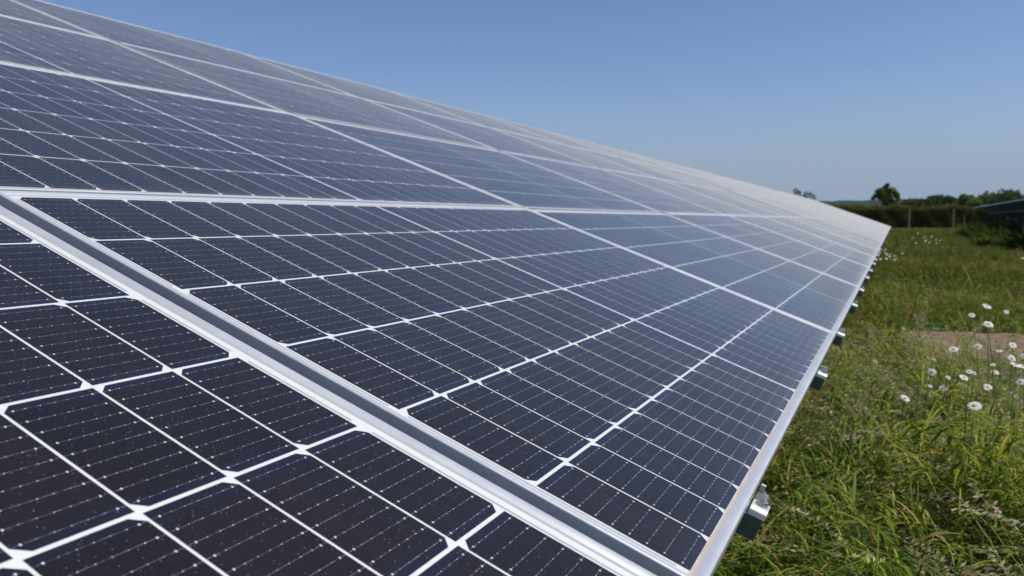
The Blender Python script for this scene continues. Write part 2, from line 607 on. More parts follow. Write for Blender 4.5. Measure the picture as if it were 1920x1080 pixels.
def cells_mesh():
    V = []; F = []; UV = []; ID = []
    ch = .0088
    z = .00025
    for i in range(6):
        y0 = MV + i * PVV
        flip = (i % 2 == 0)          # lowest string: cut corners towards the far end
        for j in range(20):
            x0 = MU + j * PU + (MID if j >= 10 else 0)
            x1, y1 = x0 + CW, y0 + CH
            if flip == (j < 10): P = [(x0, y0), (x1 - ch, y0), (x1, y0 + ch), (x1, y1 - ch), (x1 - ch, y1), (x0, y1)]
            else: P = [(x0 + ch, y0), (x1, y0), (x1, y1), (x0 + ch, y1), (x0, y1 - ch), (x0, y0 + ch)]
            b = len(V)
            V += [(x, y, z) for x, y in P]; F.append(tuple(range(b, b + 6)))
            UV += [((x - x0) / CW, (y - y0) / CH) for x, y in P]; ID += [(j * .37 + .1, i * .61 + .2)] * 6
    me = mesh_from('cells', V, F, M_CELLS)
    for nm, dat in (('cell', UV), ('ident', ID)):
        me.uv_layers.new(name=nm)
        me.uv_layers[nm].data.foreach_set('uv', np.array(dat, dtype=np.float32).ravel())
    return me


PM = [('frame', frame_mesh()), ('backsheet', back_mesh()), ('cells', cells_mesh()), ('shade_dark_rear', rear_mesh())]
proto_panel = None


def copy_tree(o, parent=None):
    c = o.copy(); COL.objects.link(c)
    if parent is not None: c.parent = parent
    for ch in o.children: copy_tree(ch, c)
    return c


prng = random.Random(4)


def place_panel(base, u, v, label, group, tilt=0.0):
    global proto_panel
    j = prng.uniform
    M = base @ Matrix.Translation((u + j(-.0008, .0008), v + j(-.0008, .0008), j(-.0010, .0010))) @ Matrix.Rotation(R_(j(-.10, .10)), 4, 'X') @ Matrix.Rotation(R_(j(-.06, .06)), 4, 'Y')
    if proto_panel is None:
        proto_panel = empty('solar_panel', M)
        for nm, me in PM: obj(nm, me, proto_panel)
        o = proto_panel
    else:
        o = copy_tree(proto_panel)
    o.matrix_world = M
    tag(o, label, 'solar panel', group)
    return o


ROWN = ['lowest row', 'second row up', 'third row up', 'top row']
ORD = ['first', 'second', 'third', 'fourth', 'fifth', 'sixth', 'seventh', 'eighth', 'ninth', 'tenth', 'eleventh', 'twelfth', 'thirteenth',
       'fourteenth', 'fifteenth', 'sixteenth', 'seventeenth', 'eighteenth', 'nineteenth', 'twentieth', 'twenty-first', 'twenty-second']
G1 = 'solar panels of the near array section'
G2 = 'solar panels of the far array section'
LAB0 = {
    (-1, 0): 'dark solar panel filling the near corner, before the wide frame gap',
    (-1, 1): 'dark solar panel in the second row up, before the wide frame gap',
    (-1, 2): 'dark solar panel in the third row up, before the wide frame gap',
    (-1, 3): 'dark solar panel in the top row, before the wide frame gap',
}
TAB1_COLS = range(-1, 6)
for r in range(4):
    for c in TAB1_COLS:
        lab = LAB0.get((c, r)) or f'dark solar panel in the {ROWN[r]}, {ORD[c]} column beyond the wide frame gap'
        place_panel(ARR, U0 + c * LU, V0 + r * LV, lab, G1)
TAB2_U = U0 + 6 * LU + .16
N2 = 20
for c in range(N2):
    for r in range(4):
        place_panel(ARR, TAB2_U + c * LU, V0 + r * LV, f'pale distant solar panel, {ROWN[r]}, {ORD[c]} column beyond the dark section joint', G2)

# ------------------------------------------------------------------ rails with end clamps along the lower edge
RAILU = [-1.42, -.47, .342, 1.285, 1.997, 2.939, 3.74, 4.70, 5.48, 6.44, 7.22, 8.18, 8.96, 9.91]


def rail_proto():
    root = empty('mounting_rail', ARR)
    b = MB(); b.box(0, .030, -.0095, 4.10, -.064, -.0355); b.build('rail_bar', M_RAIL, root, bevel=.0008)
    # the clamp: a bent block sitting on the rail end against the frame
    cl = MB()
    prof = [(0, -.0352), (.029, -.0352), (.029, -.0250), (.026, -.0240), (.009, -.0240), (.0045, -.0252), (.0012, -.0282)]
    M = Matrix(((1, 0, 0, 0), (0, 0, 1, 0), (0, 1, 0, 0), (0, 0, 0, 1)))
    cl.prism(prof, -.0115, .0095, M)
    clamp = cl.build('end_clamp', M_ZINC, root, bevel=.0007)
    tab = MB(); tab.box(.0885, .0950, .0030, .0095, -.0345, -.0255)
    tab.build('clamp_tab', M_ZINC, root, bevel=.0005)
    st = MB(); st.box(.0310, .0980, .0000, .0092, -.0480, -.0350); st.build('dark_bar', M_RAIL, root, bevel=.0005)  # dark bar running from the clamp to the tab
    n = MB(); cx, cy = .0178, -.0015
    n.prism([(cx + .0068 * math.cos(k * math.pi / 3 + .3), cy + .0068 * math.sin(k * math.pi / 3 + .3)) for k in range(6)], -.0238, -.0182)
    nut = n.build('nut', M_BOLT, root, bevel=.0006)
    wz = MB(); wz.prism([(cx + .0085 * math.cos(k * math.pi / 10), cy + .0085 * math.sin(k * math.pi / 10)) for k in range(20)], -.0241, -.0235)
    wz.build('washer', M_BOLT, root)
    bo = MB(); pts = []; rad = []
    z = -.0181
    for k in range(9):
        pts.append((cx, cy, z)); rad.append(.0036 if k % 2 == 0 else .0041); z += .00095
    pts.append((cx, cy, z)); rad.append(.0030)
    bo.tube(pts, rad, 14); bo.build('bolt', M_BOLT, root)
    return root


rail0 = rail_proto()
RL = {2: 'nearest metal rail end with zinc clamp and hex nut below the panels',
      3: 'second metal rail end from the camera, half a panel beyond the nearest clamp'}
for i, u in enumerate(RAILU):
    o = rail0 if i == 0 else copy_tree(rail0)
    o.matrix_world = ARR @ Matrix.Translation((u, 0, 0))
    lab = RL.get(i)
    if lab is None:
        lab = (f'mounting rail under the near corner panel, {ORD[i]} from its camera end' if i < 2 else
               f'metal rail end with clamp, {ORD[i - 2]} along the lower array edge from the nearest')
    tag(o, lab, 'mounting rail', 'clamped rails along the lower array edge')

# steel substructure of the two array sections
def substructure(u0, u1, label, with_rails):
    root = empty('support_frame', ARR @ Matrix.Translation((u0, 0, 0)))
    L = u1 - u0
    inv = root.matrix_world.inverted()
    for v in (.95, 3.05):
        b = MB(); b.box(.02, L - .02, v - .03, v + .03, -.148, -.066); b.build('purlin', M_STEEL, root)
    n = max(2, int(round(L / 3.6)))
    for k in range(n):
        uu = (k + .5) * L / n
        for v in (.95, 3.05):
            top = A(u0 + uu, v, -.10); g = float(gz(top.x, top.y)) - .3
            b = MB(); b.box(top.x - .05, top.x + .05, top.y - .035, top.y + .035, g, top.z, inv)
            b.build('post', M_STEEL, root)
    if with_rails:
        k = 0
        while k * .87 + .3 < L:
            b = MB(); b.box(k * .87 + .3, k * .87 + .33, -.0095, 4.10, -.064, -.0355); b.build('rail', M_RAIL, root); k += 1
    tag(root, label, 'support frame', 'steel frames carrying the panels')


substructure(U0 - LU, U0 + 6 * LU - .02, 'galvanised posts and beams under the near section of the big array', False)
substructure(TAB2_U, TAB2_U + N2 * LU, 'galvanised posts and beams under the far section of the big array', True)

# ------------------------------------------------------------------ second, parallel array further right, seen from its dark rear
B_TOP = at_y(1920, 373, 39.0)       # a point on its upper edge
c_, s_ = A2W[:, 1], A2W[:, 0]
B_ORG = np.array(B_TOP) - A2W[:, 1] * (4 * LV)
B_ORG = B_ORG - A2W[:, 0] * ((B_ORG[1] - 33.0) / A2W[1, 0])
BM = Matrix(A2W.tolist()).to_4x4(); BM.translation = Vector(B_ORG)
NB = 17
for c in range(NB):
    for r in range(4):
        place_panel(BM, c * LU, r * LV, f'panel of the dark far array, {ROWN[r]}, {ORD[NB - 1 - c]} from its far end', 'solar panels of the dark array by the hedge')
root = empty('support_frame', BM)
inv = BM.inverted()
for v in (.95, 3.05):
    b = MB(); b.box(0, NB * LU, v - .04, v + .04, -.15, -.04); b.build('purlin', M_SHADESTEEL, root)
for k in range(9):
    for v in (.95, 3.05):
        p = BM @ Vector(((k + .5) * NB * LU / 9, v, -.1)); g = float(gz(p.x, p.y)) - .3
        b = MB(); b.box(p.x - .06, p.x + .06, p.y - .05, p.y + .05, g, p.z, inv); b.build('post', M_SHADESTEEL, root)
tag(root, 'posts and beams under the dark array beyond the meadow', 'support frame', 'steel frames carrying the panels')


# ------------------------------------------------------------------ vegetation
GREENS = np.array([(.110, .150, .014), (.074, .114, .010), (.145, .175, .018), (.050, .085, .010), (.185, .175, .028), (.120, .150, .038)])
DRY = np.array([(.32, .27, .08), (.36, .28, .10), (.30, .19, .06), (.27, .27, .07)])


def vnoise(x, y, f, seed):
    r = np.random.default_rng(seed); tot = np.zeros_like(x)
    for k in range(5):
        a = r.uniform(0, 2 * math.pi); ff = f * r.uniform(.6, 1.7); ph = r.uniform(0, 6.28)
        b = a + r.uniform(.8, 2.2)
        tot += np.sin((x * math.cos(a) + y * math.sin(a)) * ff + ph) * np.sin((x * math.cos(b) + y * math.sin(b)) * ff * .8 + ph * 2)
    return tot / 2.2


def ribbons(P, h, az, lean, droop, w, nseg, tw=None):
    """curved tapering blades; returns (V, Q)"""
    n = len(P); T = np.linspace(0, 1, nseg + 1)
    dx, dy = np.cos(az), np.sin(az)
    tw = az + math.pi / 2 if tw is None else tw
    sx, sy = np.cos(tw), np.sin(tw)
    V = np.empty((n, nseg + 1, 2, 3), np.float32)
    for k, t_ in enumerate(T):
        out = h * (lean * t_ + droop * t_ ** 2.2 * .75)
        z = h * (t_ * (1 - .25 * lean) - droop * .62 * t_ ** 2.6)
        ww = w * (.75 + .5 * t_) * (1 - t_ ** 2.2) * .5 + .0004
        cx, cy, cz = P[:, 0] + dx * out, P[:, 1] + dy * out, P[:, 2] + z
        V[:, k, 0] = np.stack([cx - sx * ww, cy - sy * ww, cz], 1)
        V[:, k, 1] = np.stack([cx + sx * ww, cy + sy * ww, cz + ww * .35], 1)
    base = (np.arange(n) * (nseg + 1) * 2)[:, None]
    q = np.array([[2 * k, 2 * k + 1, 2 * k + 3, 2 * k + 2] for k in range(nseg)])
    Q = (base[:, :, None] + q[None]).reshape(-1, 4)
    return V.reshape(-1, 3), Q


def tips(P, h, az, lean, droop, t_):
    out = h * (lean * t_ + droop * t_ ** 2.2 * .75); z = h * (t_ * (1 - .25 * lean) - droop * .62 * t_ ** 2.6)
    return np.stack([P[:, 0] + np.cos(az) * out, P[:, 1] + np.sin(az) * out, P[:, 2] + z], 1)


g_rng = np.random.default_rng(11)


def scatter(n, x0, x1, y0, y1, tufts=True, spread=.05):
    if tufts:
        m = max(1, n // 9)
        cx, cy = g_rng.uniform(x0, x1, m), g_rng.uniform(y0, y1, m)
        k = g_rng.integers(0, m, n)
        x = cx[k] + g_rng.normal(0, spread, n); y = cy[k] + g_rng.normal(0, spread, n)
    else:
        x, y = g_rng.uniform(x0, x1, n), g_rng.uniform(y0, y1, n)
    return x, y


def keep_mask(x, y):
    m, h = path_edge(x); q = np.abs(y - m) / np.maximum(h, .01)
    k = ~in_path(x, y) | (g_rng.random(len(x)) < np.clip((q - .35) * .7, .04, .40) * (vnoise(x, y, 3.1, 19) > -.25))
    return k


def grass_zone(n, x0, x1, y0, y1, hm, hs, wm, nseg, spread, dry=.14, tone=1.0):
    x, y = scatter(n, x0, x1, y0, y1, True, spread)
    k = keep_mask(x, y); x, y = x[k], y[k]
    n = len(x)
    under = x < .12                                   # below the panels the sward is shorter
    P = np.stack([x, y, gz(x, y) - .01], 1)
    patch = vnoise(x, y, 1.7, 3); patch2 = vnoise(x, y, .55, 5)
    h = np.clip(g_rng.normal(hm, hs, n) * (1 + .42 * patch), .06, hm * 2.1)
    h = np.where(under, np.minimum(h, .42), h)
    pm, phw = path_edge(x)                              # trampled low beside the bare soil
    near = np.clip((np.abs(y - (pm - .5)) - phw - .4) / .7, 0, 1)
    h = np.where(x > -.1, h * (.20 + .80 * near), h)
    h = np.where((x > .45) & (y > 2.2) & (y < 12), h * .72, h)
    az = 2.6 + 1.6 * vnoise(x, y, 2.2, 8) + g_rng.normal(0, 1.5, n)
    lean = np.clip(g_rng.normal(.48, .26, n) + .2 * patch2, 0, 1.1)
    droop = np.clip(g_rng.normal(.88, .34, n), 0, 1.45)
    w = np.clip(g_rng.normal(wm, wm * .3, n), wm * .4, wm * 2)
    tw = az + math.pi / 2 + g_rng.normal(0, .9, n)
    V, Q = ribbons(P, h, az, lean, droop, w, nseg, tw)
    gi = g_rng.integers(0, len(GREENS), n); c = GREENS[gi] * g_rng.uniform(.75, 1.3, (n, 1)) * tone
    c = c * (1 + .40 * patch2[:, None] * np.array([1.0, .45, .1])) * (1 + .18 * vnoise(x, y, .25, 61)[:, None] * np.array([1.2, .4, 0]))
    dr = g_rng.random(n) < dry * (1 + .8 * patch)
    c[dr] = DRY[g_rng.integers(0, len(DRY), dr.sum())] * g_rng.uniform(.7, 1.15, (dr.sum(), 1))
    return V, Q, np.repeat(c, (nseg + 1) * 2, 0)


def join(parts):
    V = []; Q = []; C = []; b = 0
    for v, q, c in parts:
        V.append(v); Q.append(q + b); C.append(c); b += len(v)
    return np.concatenate(V), np.concatenate(Q), np.concatenate(C)


Z = []
Z.append(grass_zone(26000, -.5, 2.9, .9, 6.4, .42, .13, .0085, 6, .045, .20, 1.4))
Z.append(grass_zone(22000, -.4, 2.7, .9, 6.4, .26, .08, .0115, 6, .06, .20, 1.4))
Z.append(grass_zone(26000, -.5, 3.6, 6.2, 11.5, .36, .12, .0095, 4, .06, .10, .85))
Z.append(grass_zone(9000, -4.2, -.4, -1.5, 11, .28, .1, .010, 3, .08))
Z.append(grass_zone(32000, -1.0, 6.5, 11, 26, .33, .11, .015, 3, .12, .06, .62))
Z.append(grass_zone(38000, -3.0, 14, 25, 76, .30, .10, .034, 2, .25, .07, .62))
Z.append(grass_zone(12000, 3.0, 8, -.5, 12, .36, .12, .011, 3, .08))


def canopy_zone(n, x0, x1, y0, y1, H0, lm, wm, nseg, tone):
    """leaves springing from the stems higher up: they make the soft tufted surface of the sward"""
    x, y = g_rng.uniform(x0, x1, n), g_rng.uniform(y0, y1, n)
    f1, f2 = vnoise(x, y, 11.0, 23), vnoise(x, y, 3.0, 27)
    k = keep_mask(x, y) & (g_rng.random(n) < np.clip(.46 + .95 * f1, .02, 1.0)); x, y, f1, f2 = x[k], y[k], f1[k], f2[k]; n = len(x)
    pm, phw = path_edge(x)
    near = np.where(x > -.1, np.clip((np.abs(y - (pm - .6)) - phw - .6) / 1.0, 0, 1), 1)
    H = H0 * np.clip(1.12 - .06 * y, .7, 1) * np.where((x > .45) & (y > 2.2), .66, 1) * np.clip(1 + .42 * f1 + .30 * f2, .3, 2.0) * (.16 + .84 * near)
    P = np.stack([x, y, gz(x, y) + H * g_rng.uniform(.25, 1.0, n) ** .8], 1)
    L = lm * g_rng.uniform(.5, 1.5, n) * (.35 + .65 * near)
    az = 2.4 + 2.2 * vnoise(x, y, 4.0, 33) + g_rng.normal(0, .9, n)
    V, Q = ribbons(P, L, az, np.clip(g_rng.normal(.45, .3, n), 0, 1.1), np.clip(g_rng.normal(1.15, .35, n), .2, 1.8), wm * g_rng.uniform(.5, 1.4, n), nseg, az + math.pi / 2 + g_rng.normal(0, .7, n))
    c = GREENS[g_rng.integers(0, len(GREENS), n)] * g_rng.uniform(.7, 1.45, (n, 1)) * tone * np.array([.97, 1.03, .9])
    c = c * (1 + .35 * f2[:, None] * np.array([1.0, .5, .1]))
    dr = g_rng.random(n) < .19 + .12 * vnoise(x, y, 1.3, 37)
    c[dr] = DRY[g_rng.integers(0, len(DRY), dr.sum())] * g_rng.uniform(.7, 1.15, (dr.sum(), 1))
    return V, Q, np.repeat(c, (nseg + 1) * 2, 0)


Z.append(canopy_zone(95000, -.1, 2.7, .9, 6.4, .34, .105, .0066, 5, 1.38))
Z.append(canopy_zone(26000, -.1, 3.4, 6.2, 11.5, .32, .12, .0085, 4, 1.1))
Vg, Qg, Cg = join(Z)
tag(obj('grass', quads_mesh('grass', Vg, Qg, M_GRASS, np.clip(Cg, 0, 1))), 'long tangled meadow grass growing beside the array', 'grass', kind='stuff')


def seed_zone(n, x0, x1, y0, y1, hm, nsp, size, sw):
    x, y = scatter(n, x0, x1, y0, y1, True, .12)
    pm, phw = path_edge(x)
    clump = vnoise(x, y, 2.1, 41)
    k = keep_mask(x, y) & (x > .06) & (g_rng.random(n) < np.clip(.38 + .75 * clump, .06, 1)) & ~((x > .62) & (y > 2.6) & (g_rng.random(n) < .8)) & ~((np.abs(y - pm + .5) < phw + .75) & (x > -.1))
    x, y = x[k], y[k]; n = len(x)
    P = np.stack([x, y, gz(x, y)], 1)
    h = np.clip(g_rng.normal(hm, .1, n), .25, .85)
    az = 2.6 + 1.6 * vnoise(x, y, 2.2, 8) + g_rng.normal(0, 1.0, n)
    lean = np.clip(g_rng.normal(.35, .22, n), 0, .9); droop = np.clip(g_rng.normal(.72, .25, n), 0, 1.15)
    tone = np.array([(.34, .34, .14), (.40, .34, .21), (.27, .31, .10), (.46, .41, .24), (.36, .28, .19), (.31, .34, .12)])[g_rng.integers(0, 6, n)] * g_rng.uniform(1.0, 1.45, (n, 1))
    V, Q = ribbons(P, h, az, lean, droop, np.full(n, sw), 5)
    parts = [(V, Q, np.repeat(tone * .75, 12, 0))]
    # spikelets along the upper quarter of every stem
    VV = []; CC = []
    ln = g_rng.uniform(.16, .30, n)                    # share of the stem the panicle takes
    fat = g_rng.uniform(.5, 1.5, n)
    for s in range(nsp):
        tt = 1 - ln * (s + g_rng.random(n)) / nsp
        p = tips(P, h, az, lean, droop, tt)
        env = np.sin(np.clip((1 - tt) / ln, 0, 1) * math.pi) * .7 + .3
        a2 = g_rng.uniform(0, 6.283, n)
        sp = fat * .0105 * env
        d = np.stack([np.cos(a2) * sp, np.sin(a2) * sp, g_rng.uniform(-.5, .9, n) * sp], 1)
        ax = np.stack([np.cos(a2) * .4 + np.cos(az) * .8, np.sin(a2) * .4 + np.sin(az) * .8, g_rng.uniform(-.9, .2, n)], 1)
        ax /= np.linalg.norm(ax, axis=1)[:, None] + 1e-6
        rn = g_rng.normal(0, 1, (n, 3)); sd_ = np.cross(ax, rn); sd_ /= np.linalg.norm(sd_, axis=1)[:, None] + 1e-6
        L = size * g_rng.uniform(.7, 1.4, (n, 1)); wd = L * .17
        c0 = p + d
        VV.append(np.stack([c0 - ax * L * .5, c0 + sd_ * wd, c0 + ax * L * .5, c0 - sd_ * wd], 1))
        CC.append(np.repeat((tone * g_rng.uniform(.85, 1.2, (n, 1)))[:, None], 4, 1))
    VV = np.concatenate(VV).reshape(-1, 3); CC = np.concatenate(CC).reshape(-1, 3)
    parts.append((VV.astype(np.float32), np.arange(len(VV)).reshape(-1, 4), CC))
    return join(parts)


S = [seed_zone(3800, .0, 1.1, 2.3, 5.2, .60, 40, .015, .0020), seed_zone(7000, .0, 2.9, 1.2, 6.6, .62, 40, .014, .0020), seed_zone(1500, .0, 3.6, 6.2, 12, .56, 20, .016, .003),
     seed_zone(900, .2, 6.5, 11.5, 28, .45, 8, .03, .005)]
Vs, Qs, Cs = join(S)
tag(obj('grass_seed_heads', quads_mesh('grass_seed_heads', Vs, Qs, M_SEED, np.clip(Cs, 0, 1))), 'pale feathery seed heads standing over the meadow grass', 'seed heads', kind='stuff')


# ---- trees and bushes out of many leaf faces
def leaf_faces(centers, sizes, cols, rng_, flat=.0):
    n = len(centers)
    a = rng_.normal(0, 1, (n, 3)); a /= np.linalg.norm(a, axis=1)[:, None]
    b = np.cross(a, rng_.normal(0, 1, (n, 3))); b /= np.linalg.norm(b, axis=1)[:, None] + 1e-6
    s = sizes[:, None]
    V = np.stack([centers - a * s, centers + b * s * .55, centers + a * s, centers - b * s * .55], 1).reshape(-1, 3)
    return V, np.arange(n * 4).reshape(-1, 4), np.repeat(cols, 4, 0)


def crown(blobs, n, leaf, tones, rng_):
    """leaves in shells around many uneven clumps; blobs: (x,y,z,rx,rz)"""
    B = np.array(blobs, float); wgt = B[:, 3] ** 2; wgt /= wgt.sum()
    k = rng_.choice(len(B), n, p=wgt)
    d = rng_.normal(0, 1, (n, 3)); d /= np.linalg.norm(d, axis=1)[:, None]
    rad = np.clip(rng_.normal(.76, .2, n), .1, 1.15)
    C = B[k, :3] + d * rad[:, None] * np.stack([B[k, 3], B[k, 3], B[k, 4]], 1)
    tone = np.array(tones)[rng_.integers(0, len(tones), len(B))][k] * rng_.uniform(.7, 1.35, (n, 1))
    return leaf_faces(C, leaf * rng_.uniform(.6, 1.4, n), tone, rng_)


def make_tree(name, base, H, Wd, trunk_h, nblob, n, leaf, tones, label, group, seed, blobs=None, shape=1.0, cat='tree'):
    r = np.random.default_rng(seed)
    base = Vector(base)
    root = empty(name, base)
    if blobs is None:
        blobs = []
        n = int(n * 1.5)
        for i in range(nblob):
            a = r.uniform(0, 6.283); q = math.sqrt(r.uniform(0, 1))
            zz = trunk_h + (H - trunk_h) * (.16 + .70 * r.uniform(0, 1))
            lim = math.sqrt(max(.05, 1 - ((zz - trunk_h) / (H - trunk_h) * 1.0 - .38) ** 2 / .55))
            rr = Wd * .5 * q * lim * .85
            br = r.uniform(.14, .27) * Wd * shape
            blobs.append((math.cos(a) * rr, math.sin(a) * rr, min(zz, H - br * .8), br, br * r.uniform(.65, .95)))
    V, Q, C = crown(blobs, n, leaf, tones, r)
    obj('crown', quads_mesh('crown', V, Q, M_LEAF, np.clip(C, 0, 1), smooth=False), root)
    tb = MB(); tr = max(.04, Wd * .028)
    tb.tube([(0, 0, -.3), (r.normal(0, .02) * Wd, 0, trunk_h * .6), (r.normal(0, .03) * Wd, r.normal(0, .03) * Wd, trunk_h + (H - trunk_h) * .35), (0, 0, trunk_h + (H - trunk_h) * .75)],
            [tr * 1.3, tr, tr * .7, tr * .25], 8)
    for bl in blobs[:min(len(blobs), 9)]:
        x, y, z = bl[:3]
        tb.tube([(0, 0, trunk_h * r.uniform(.7, 1.0)), (x * .5, y * .5, trunk_h + (z - trunk_h) * .55), (x, y, z)], [tr * .55, tr * .35, tr * .12], 5)
    tb.build('trunk', M_BARK, root, smooth=True)
    tag(root, label, cat, group)
    return root


def gpt(px, D):                      # ground point under a picture column at depth D along the axis
    d = ray(px, 397); p = CAM_W + d * D
    return Vector((p[0], p[1], float(gz(p[0], p[1])) - .05))


def zat(px, py, D):
    return float((CAM_W + ray(px, py) * D)[2])


DARK = [(.020, .042, .014), (.030, .055, .018), (.040, .068, .020)]
MIDG = [(.045, .090, .015), (.075, .115, .020), (.032, .065, .014), (.10, .135, .025)]
LIME = [(.12, .19, .035), (.10, .16, .03), (.15, .22, .05)]
BLUEG = [(.022, .045, .020), (.034, .056, .026)]


def tree_px(px, top, base_y, wpx, D, label, seed, tones, n=3600, nblob=16, trunk=.25, leafpx=3.0, blobs=None, name='tree', shape=1.0, group='trees on the field edge', cat='tree'):
    b = gpt(px, D); zt = zat(px, top, D); H = zt - b.z
    s = D / F_PX
    if blobs:
        bl = []
        for (bx, by, brx, brz) in blobs:      # picture column / row of a clump, radius in pixels
            p = Vector(CAM_W + ray(bx, by) * D) - b
            bl.append((p.x, p.y + random.Random(int(bx * 7 + by)).uniform(-.6, .6) * brx * s, p.z, brx * s, brz * s))
        blobs = bl
    return make_tree(name, b, H, wpx * s, H * trunk, nblob, n, leafpx * s, tones, label, group, seed, blobs, shape, cat)


# the lone tree on the skyline, ragged with gaps
tree_px(1660, 343, 428, 56, 112, 'lone ragged tree standing against the sky behind the hedge, right of the array tip', 3, MIDG, 2900, trunk=.45, leafpx=2.0, blobs=[
    (1661, 352, 6, 5), (1664, 347, 4, 4), (1650, 360, 9, 7), (1662, 362, 10, 8), (1672, 358, 7, 6), (1655, 371, 9, 7), (1668, 372, 9, 8), (1681, 366, 6, 6),
    (1684, 374, 4, 5), (1646, 368, 6, 5), (1637, 371, 4, 3), (1676, 380, 6, 5), (1662, 381, 8, 5), (1640, 366, 3, 2), (1679, 362, 5, 4)], name='oak_tree')
tree_px(1508, 352, 428, 50, 170, 'thin pale treetop peeping over the upper edge of the array', 5, [(.05, .075, .03), (.07, .09, .04)], 520, trunk=.5, leafpx=1.5, blobs=[
    (1492, 359, 7, 6), (1498, 362, 5, 4), (1515, 364, 8, 5), (1524, 368, 6, 5), (1505, 369, 7, 4), (1529, 372, 4, 4), (1510, 374, 12, 4)], name='ash_tree')
tree_px(1652, 384, 428, 52, 125, 'low dark bush at the foot of the lone skyline tree', 8, DARK, 2600, nblob=14, trunk=.08, name='bush', shape=1.1, cat='bush', group='bushes behind the hedge')
tree_px(1614, 388, 428, 46, 150, 'dark bush just above the far tip of the array', 9, DARK, 1500, nblob=12, trunk=.08, name='bush', shape=1.1, cat='bush', group='bushes behind the hedge')
tree_px(1722, 373, 425, 54, 190, 'smaller of two round dark trees behind the hedge, right of the lone tree', 12, DARK, 2600, nblob=14, trunk=.12, name='round_tree', shape=1.15)
tree_px(1764, 366, 425, 56, 200, 'taller of two round dark trees behind the hedge, before the lime green one', 13, DARK, 2800, nblob=14, trunk=.12, name='round_tree', shape=1.15)
tree_px(1793, 374, 425, 40, 260, 'small bluish dark tree between the round dark trees and the lime green tree', 14, BLUEG, 2000, nblob=12, trunk=.12, name='round_tree', shape=1.15)
tree_px(1821, 363, 425, 46, 120, 'lime green rounded tree behind the hedge near the dark array', 15, LIME, 2600, nblob=14, trunk=.18, name='lime_tree', shape=1.05)
tree_px(1852, 363, 425, 64, 230, 'dark broad tree behind the lime green tree', 16, DARK, 2600, nblob=16, trunk=.1, name='broad_tree', shape=1.15)
tree_px(1886, 355, 425, 74, 210, 'tall broad tree rising above the roofline of the dark array', 17, MIDG[:3], 3200, nblob=18, trunk=.1, name='broad_tree', shape=1.15)
tree_px(1934, 366, 425, 60, 220, 'broad tree cut by the edge of the view behind the dark array', 18, DARK, 2600, nblob=16, trunk=.1, name='broad_tree', shape=1.15)
tree_px(1700, 384, 425, 40, 330, 'far bluish tree low on the skyline beside the lone tree', 19, BLUEG, 1500, nblob=12, trunk=.1, name='round_tree', shape=1.15)

for k_, (px, top, wd, D, lab) in enumerate([
    (1690, 386, 30, 140, 'low dark bush right of the lone tree, above the hedge top'), (1745, 383, 36, 160, 'low dark bush between the two round dark trees'),
    (1780, 380, 34, 150, 'low dark bush right of the taller round dark tree'), (1805, 378, 30, 135, 'low bush at the left foot of the lime green tree'),
    (1842, 376, 34, 140, 'low bush at the right foot of the lime green tree'), (1862, 372, 40, 150, 'dark bush showing over the end of the dark array'),
    (1580, 386, 40, 150, 'dark bush left of the array tip, above the panels')]):
    tree_px(px, top, 428, wd, D, lab, 60 + k_, DARK, 1500, nblob=12, trunk=.05, name='bush', shape=1.2, cat='bush', group='bushes behind the hedge')

# ---- hedge
def hedge():
    r = np.random.default_rng(21)
    p0 = gpt(1470, 78); p1 = gpt(2010, 76)
    root = empty('hedge', p0)
    L = (p1 - p0).length; d = (p1 - p0).normalized(); nrm = Vector((-d.y, d.x, 0))
    H = 1.95; T = 1.3
    n = 30000
    a = r.uniform(0, L, n)
    top = r.random(n) < .33
    hh = H + .10 * np.sin(a * 1.3) + .07 * np.sin(a * 3.7 + 1)
    zz = np.where(top, hh + r.normal(0, .07, n), r.uniform(0, 1, n) ** .9 * hh)
    q = np.where(top, r.uniform(-T / 2, T / 2, n), np.where(r.random(n) < .75, -T / 2 + np.abs(r.normal(0, .13, n)) - .08, T / 2 - np.abs(r.normal(0, .1, n))))
    q = q + .12 * np.sin(a * 2.1) * np.sin(zz * 3 + a)
    C = np.stack([d.x * a + nrm.x * q, d.y * a + nrm.y * q, zz], 1)
    C[:, 2] += gz(C[:, 0] + p0.x, C[:, 1] + p0.y) - p0.z
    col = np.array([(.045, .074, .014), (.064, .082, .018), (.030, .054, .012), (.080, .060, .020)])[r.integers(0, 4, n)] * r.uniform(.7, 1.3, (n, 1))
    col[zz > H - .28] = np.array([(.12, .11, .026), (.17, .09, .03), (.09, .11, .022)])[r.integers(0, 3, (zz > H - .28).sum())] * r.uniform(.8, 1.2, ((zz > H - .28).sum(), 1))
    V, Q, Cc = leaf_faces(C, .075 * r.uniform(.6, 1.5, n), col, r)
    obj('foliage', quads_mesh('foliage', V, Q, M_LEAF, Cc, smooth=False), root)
    b = MB()
    k = 26
    for i in range(k):
        A0 = Vector((d.x, d.y, 0)) * (L * i / k); A1 = Vector((d.x, d.y, 0)) * (L * (i + 1) / k - .01)
        for q0 in (0,):
            Mx = Matrix.Identity(4); Mx.col[0][:3] = (d.x, d.y, 0); Mx.col[1][:3] = (nrm.x, nrm.y, 0); Mx.translation = A0
            b.box(0, L / k - .01, -T * .3, T * .3, -.3, H - .25, Mx)
    b.build('twig_core', mat_simple('hedge_twigs', (.030, .028, .016), .95, 0, .5, 3, .05), root)
    tag(root, 'long clipped dark hedge with rusty brown top at the far field edge', 'hedge')


hedge()

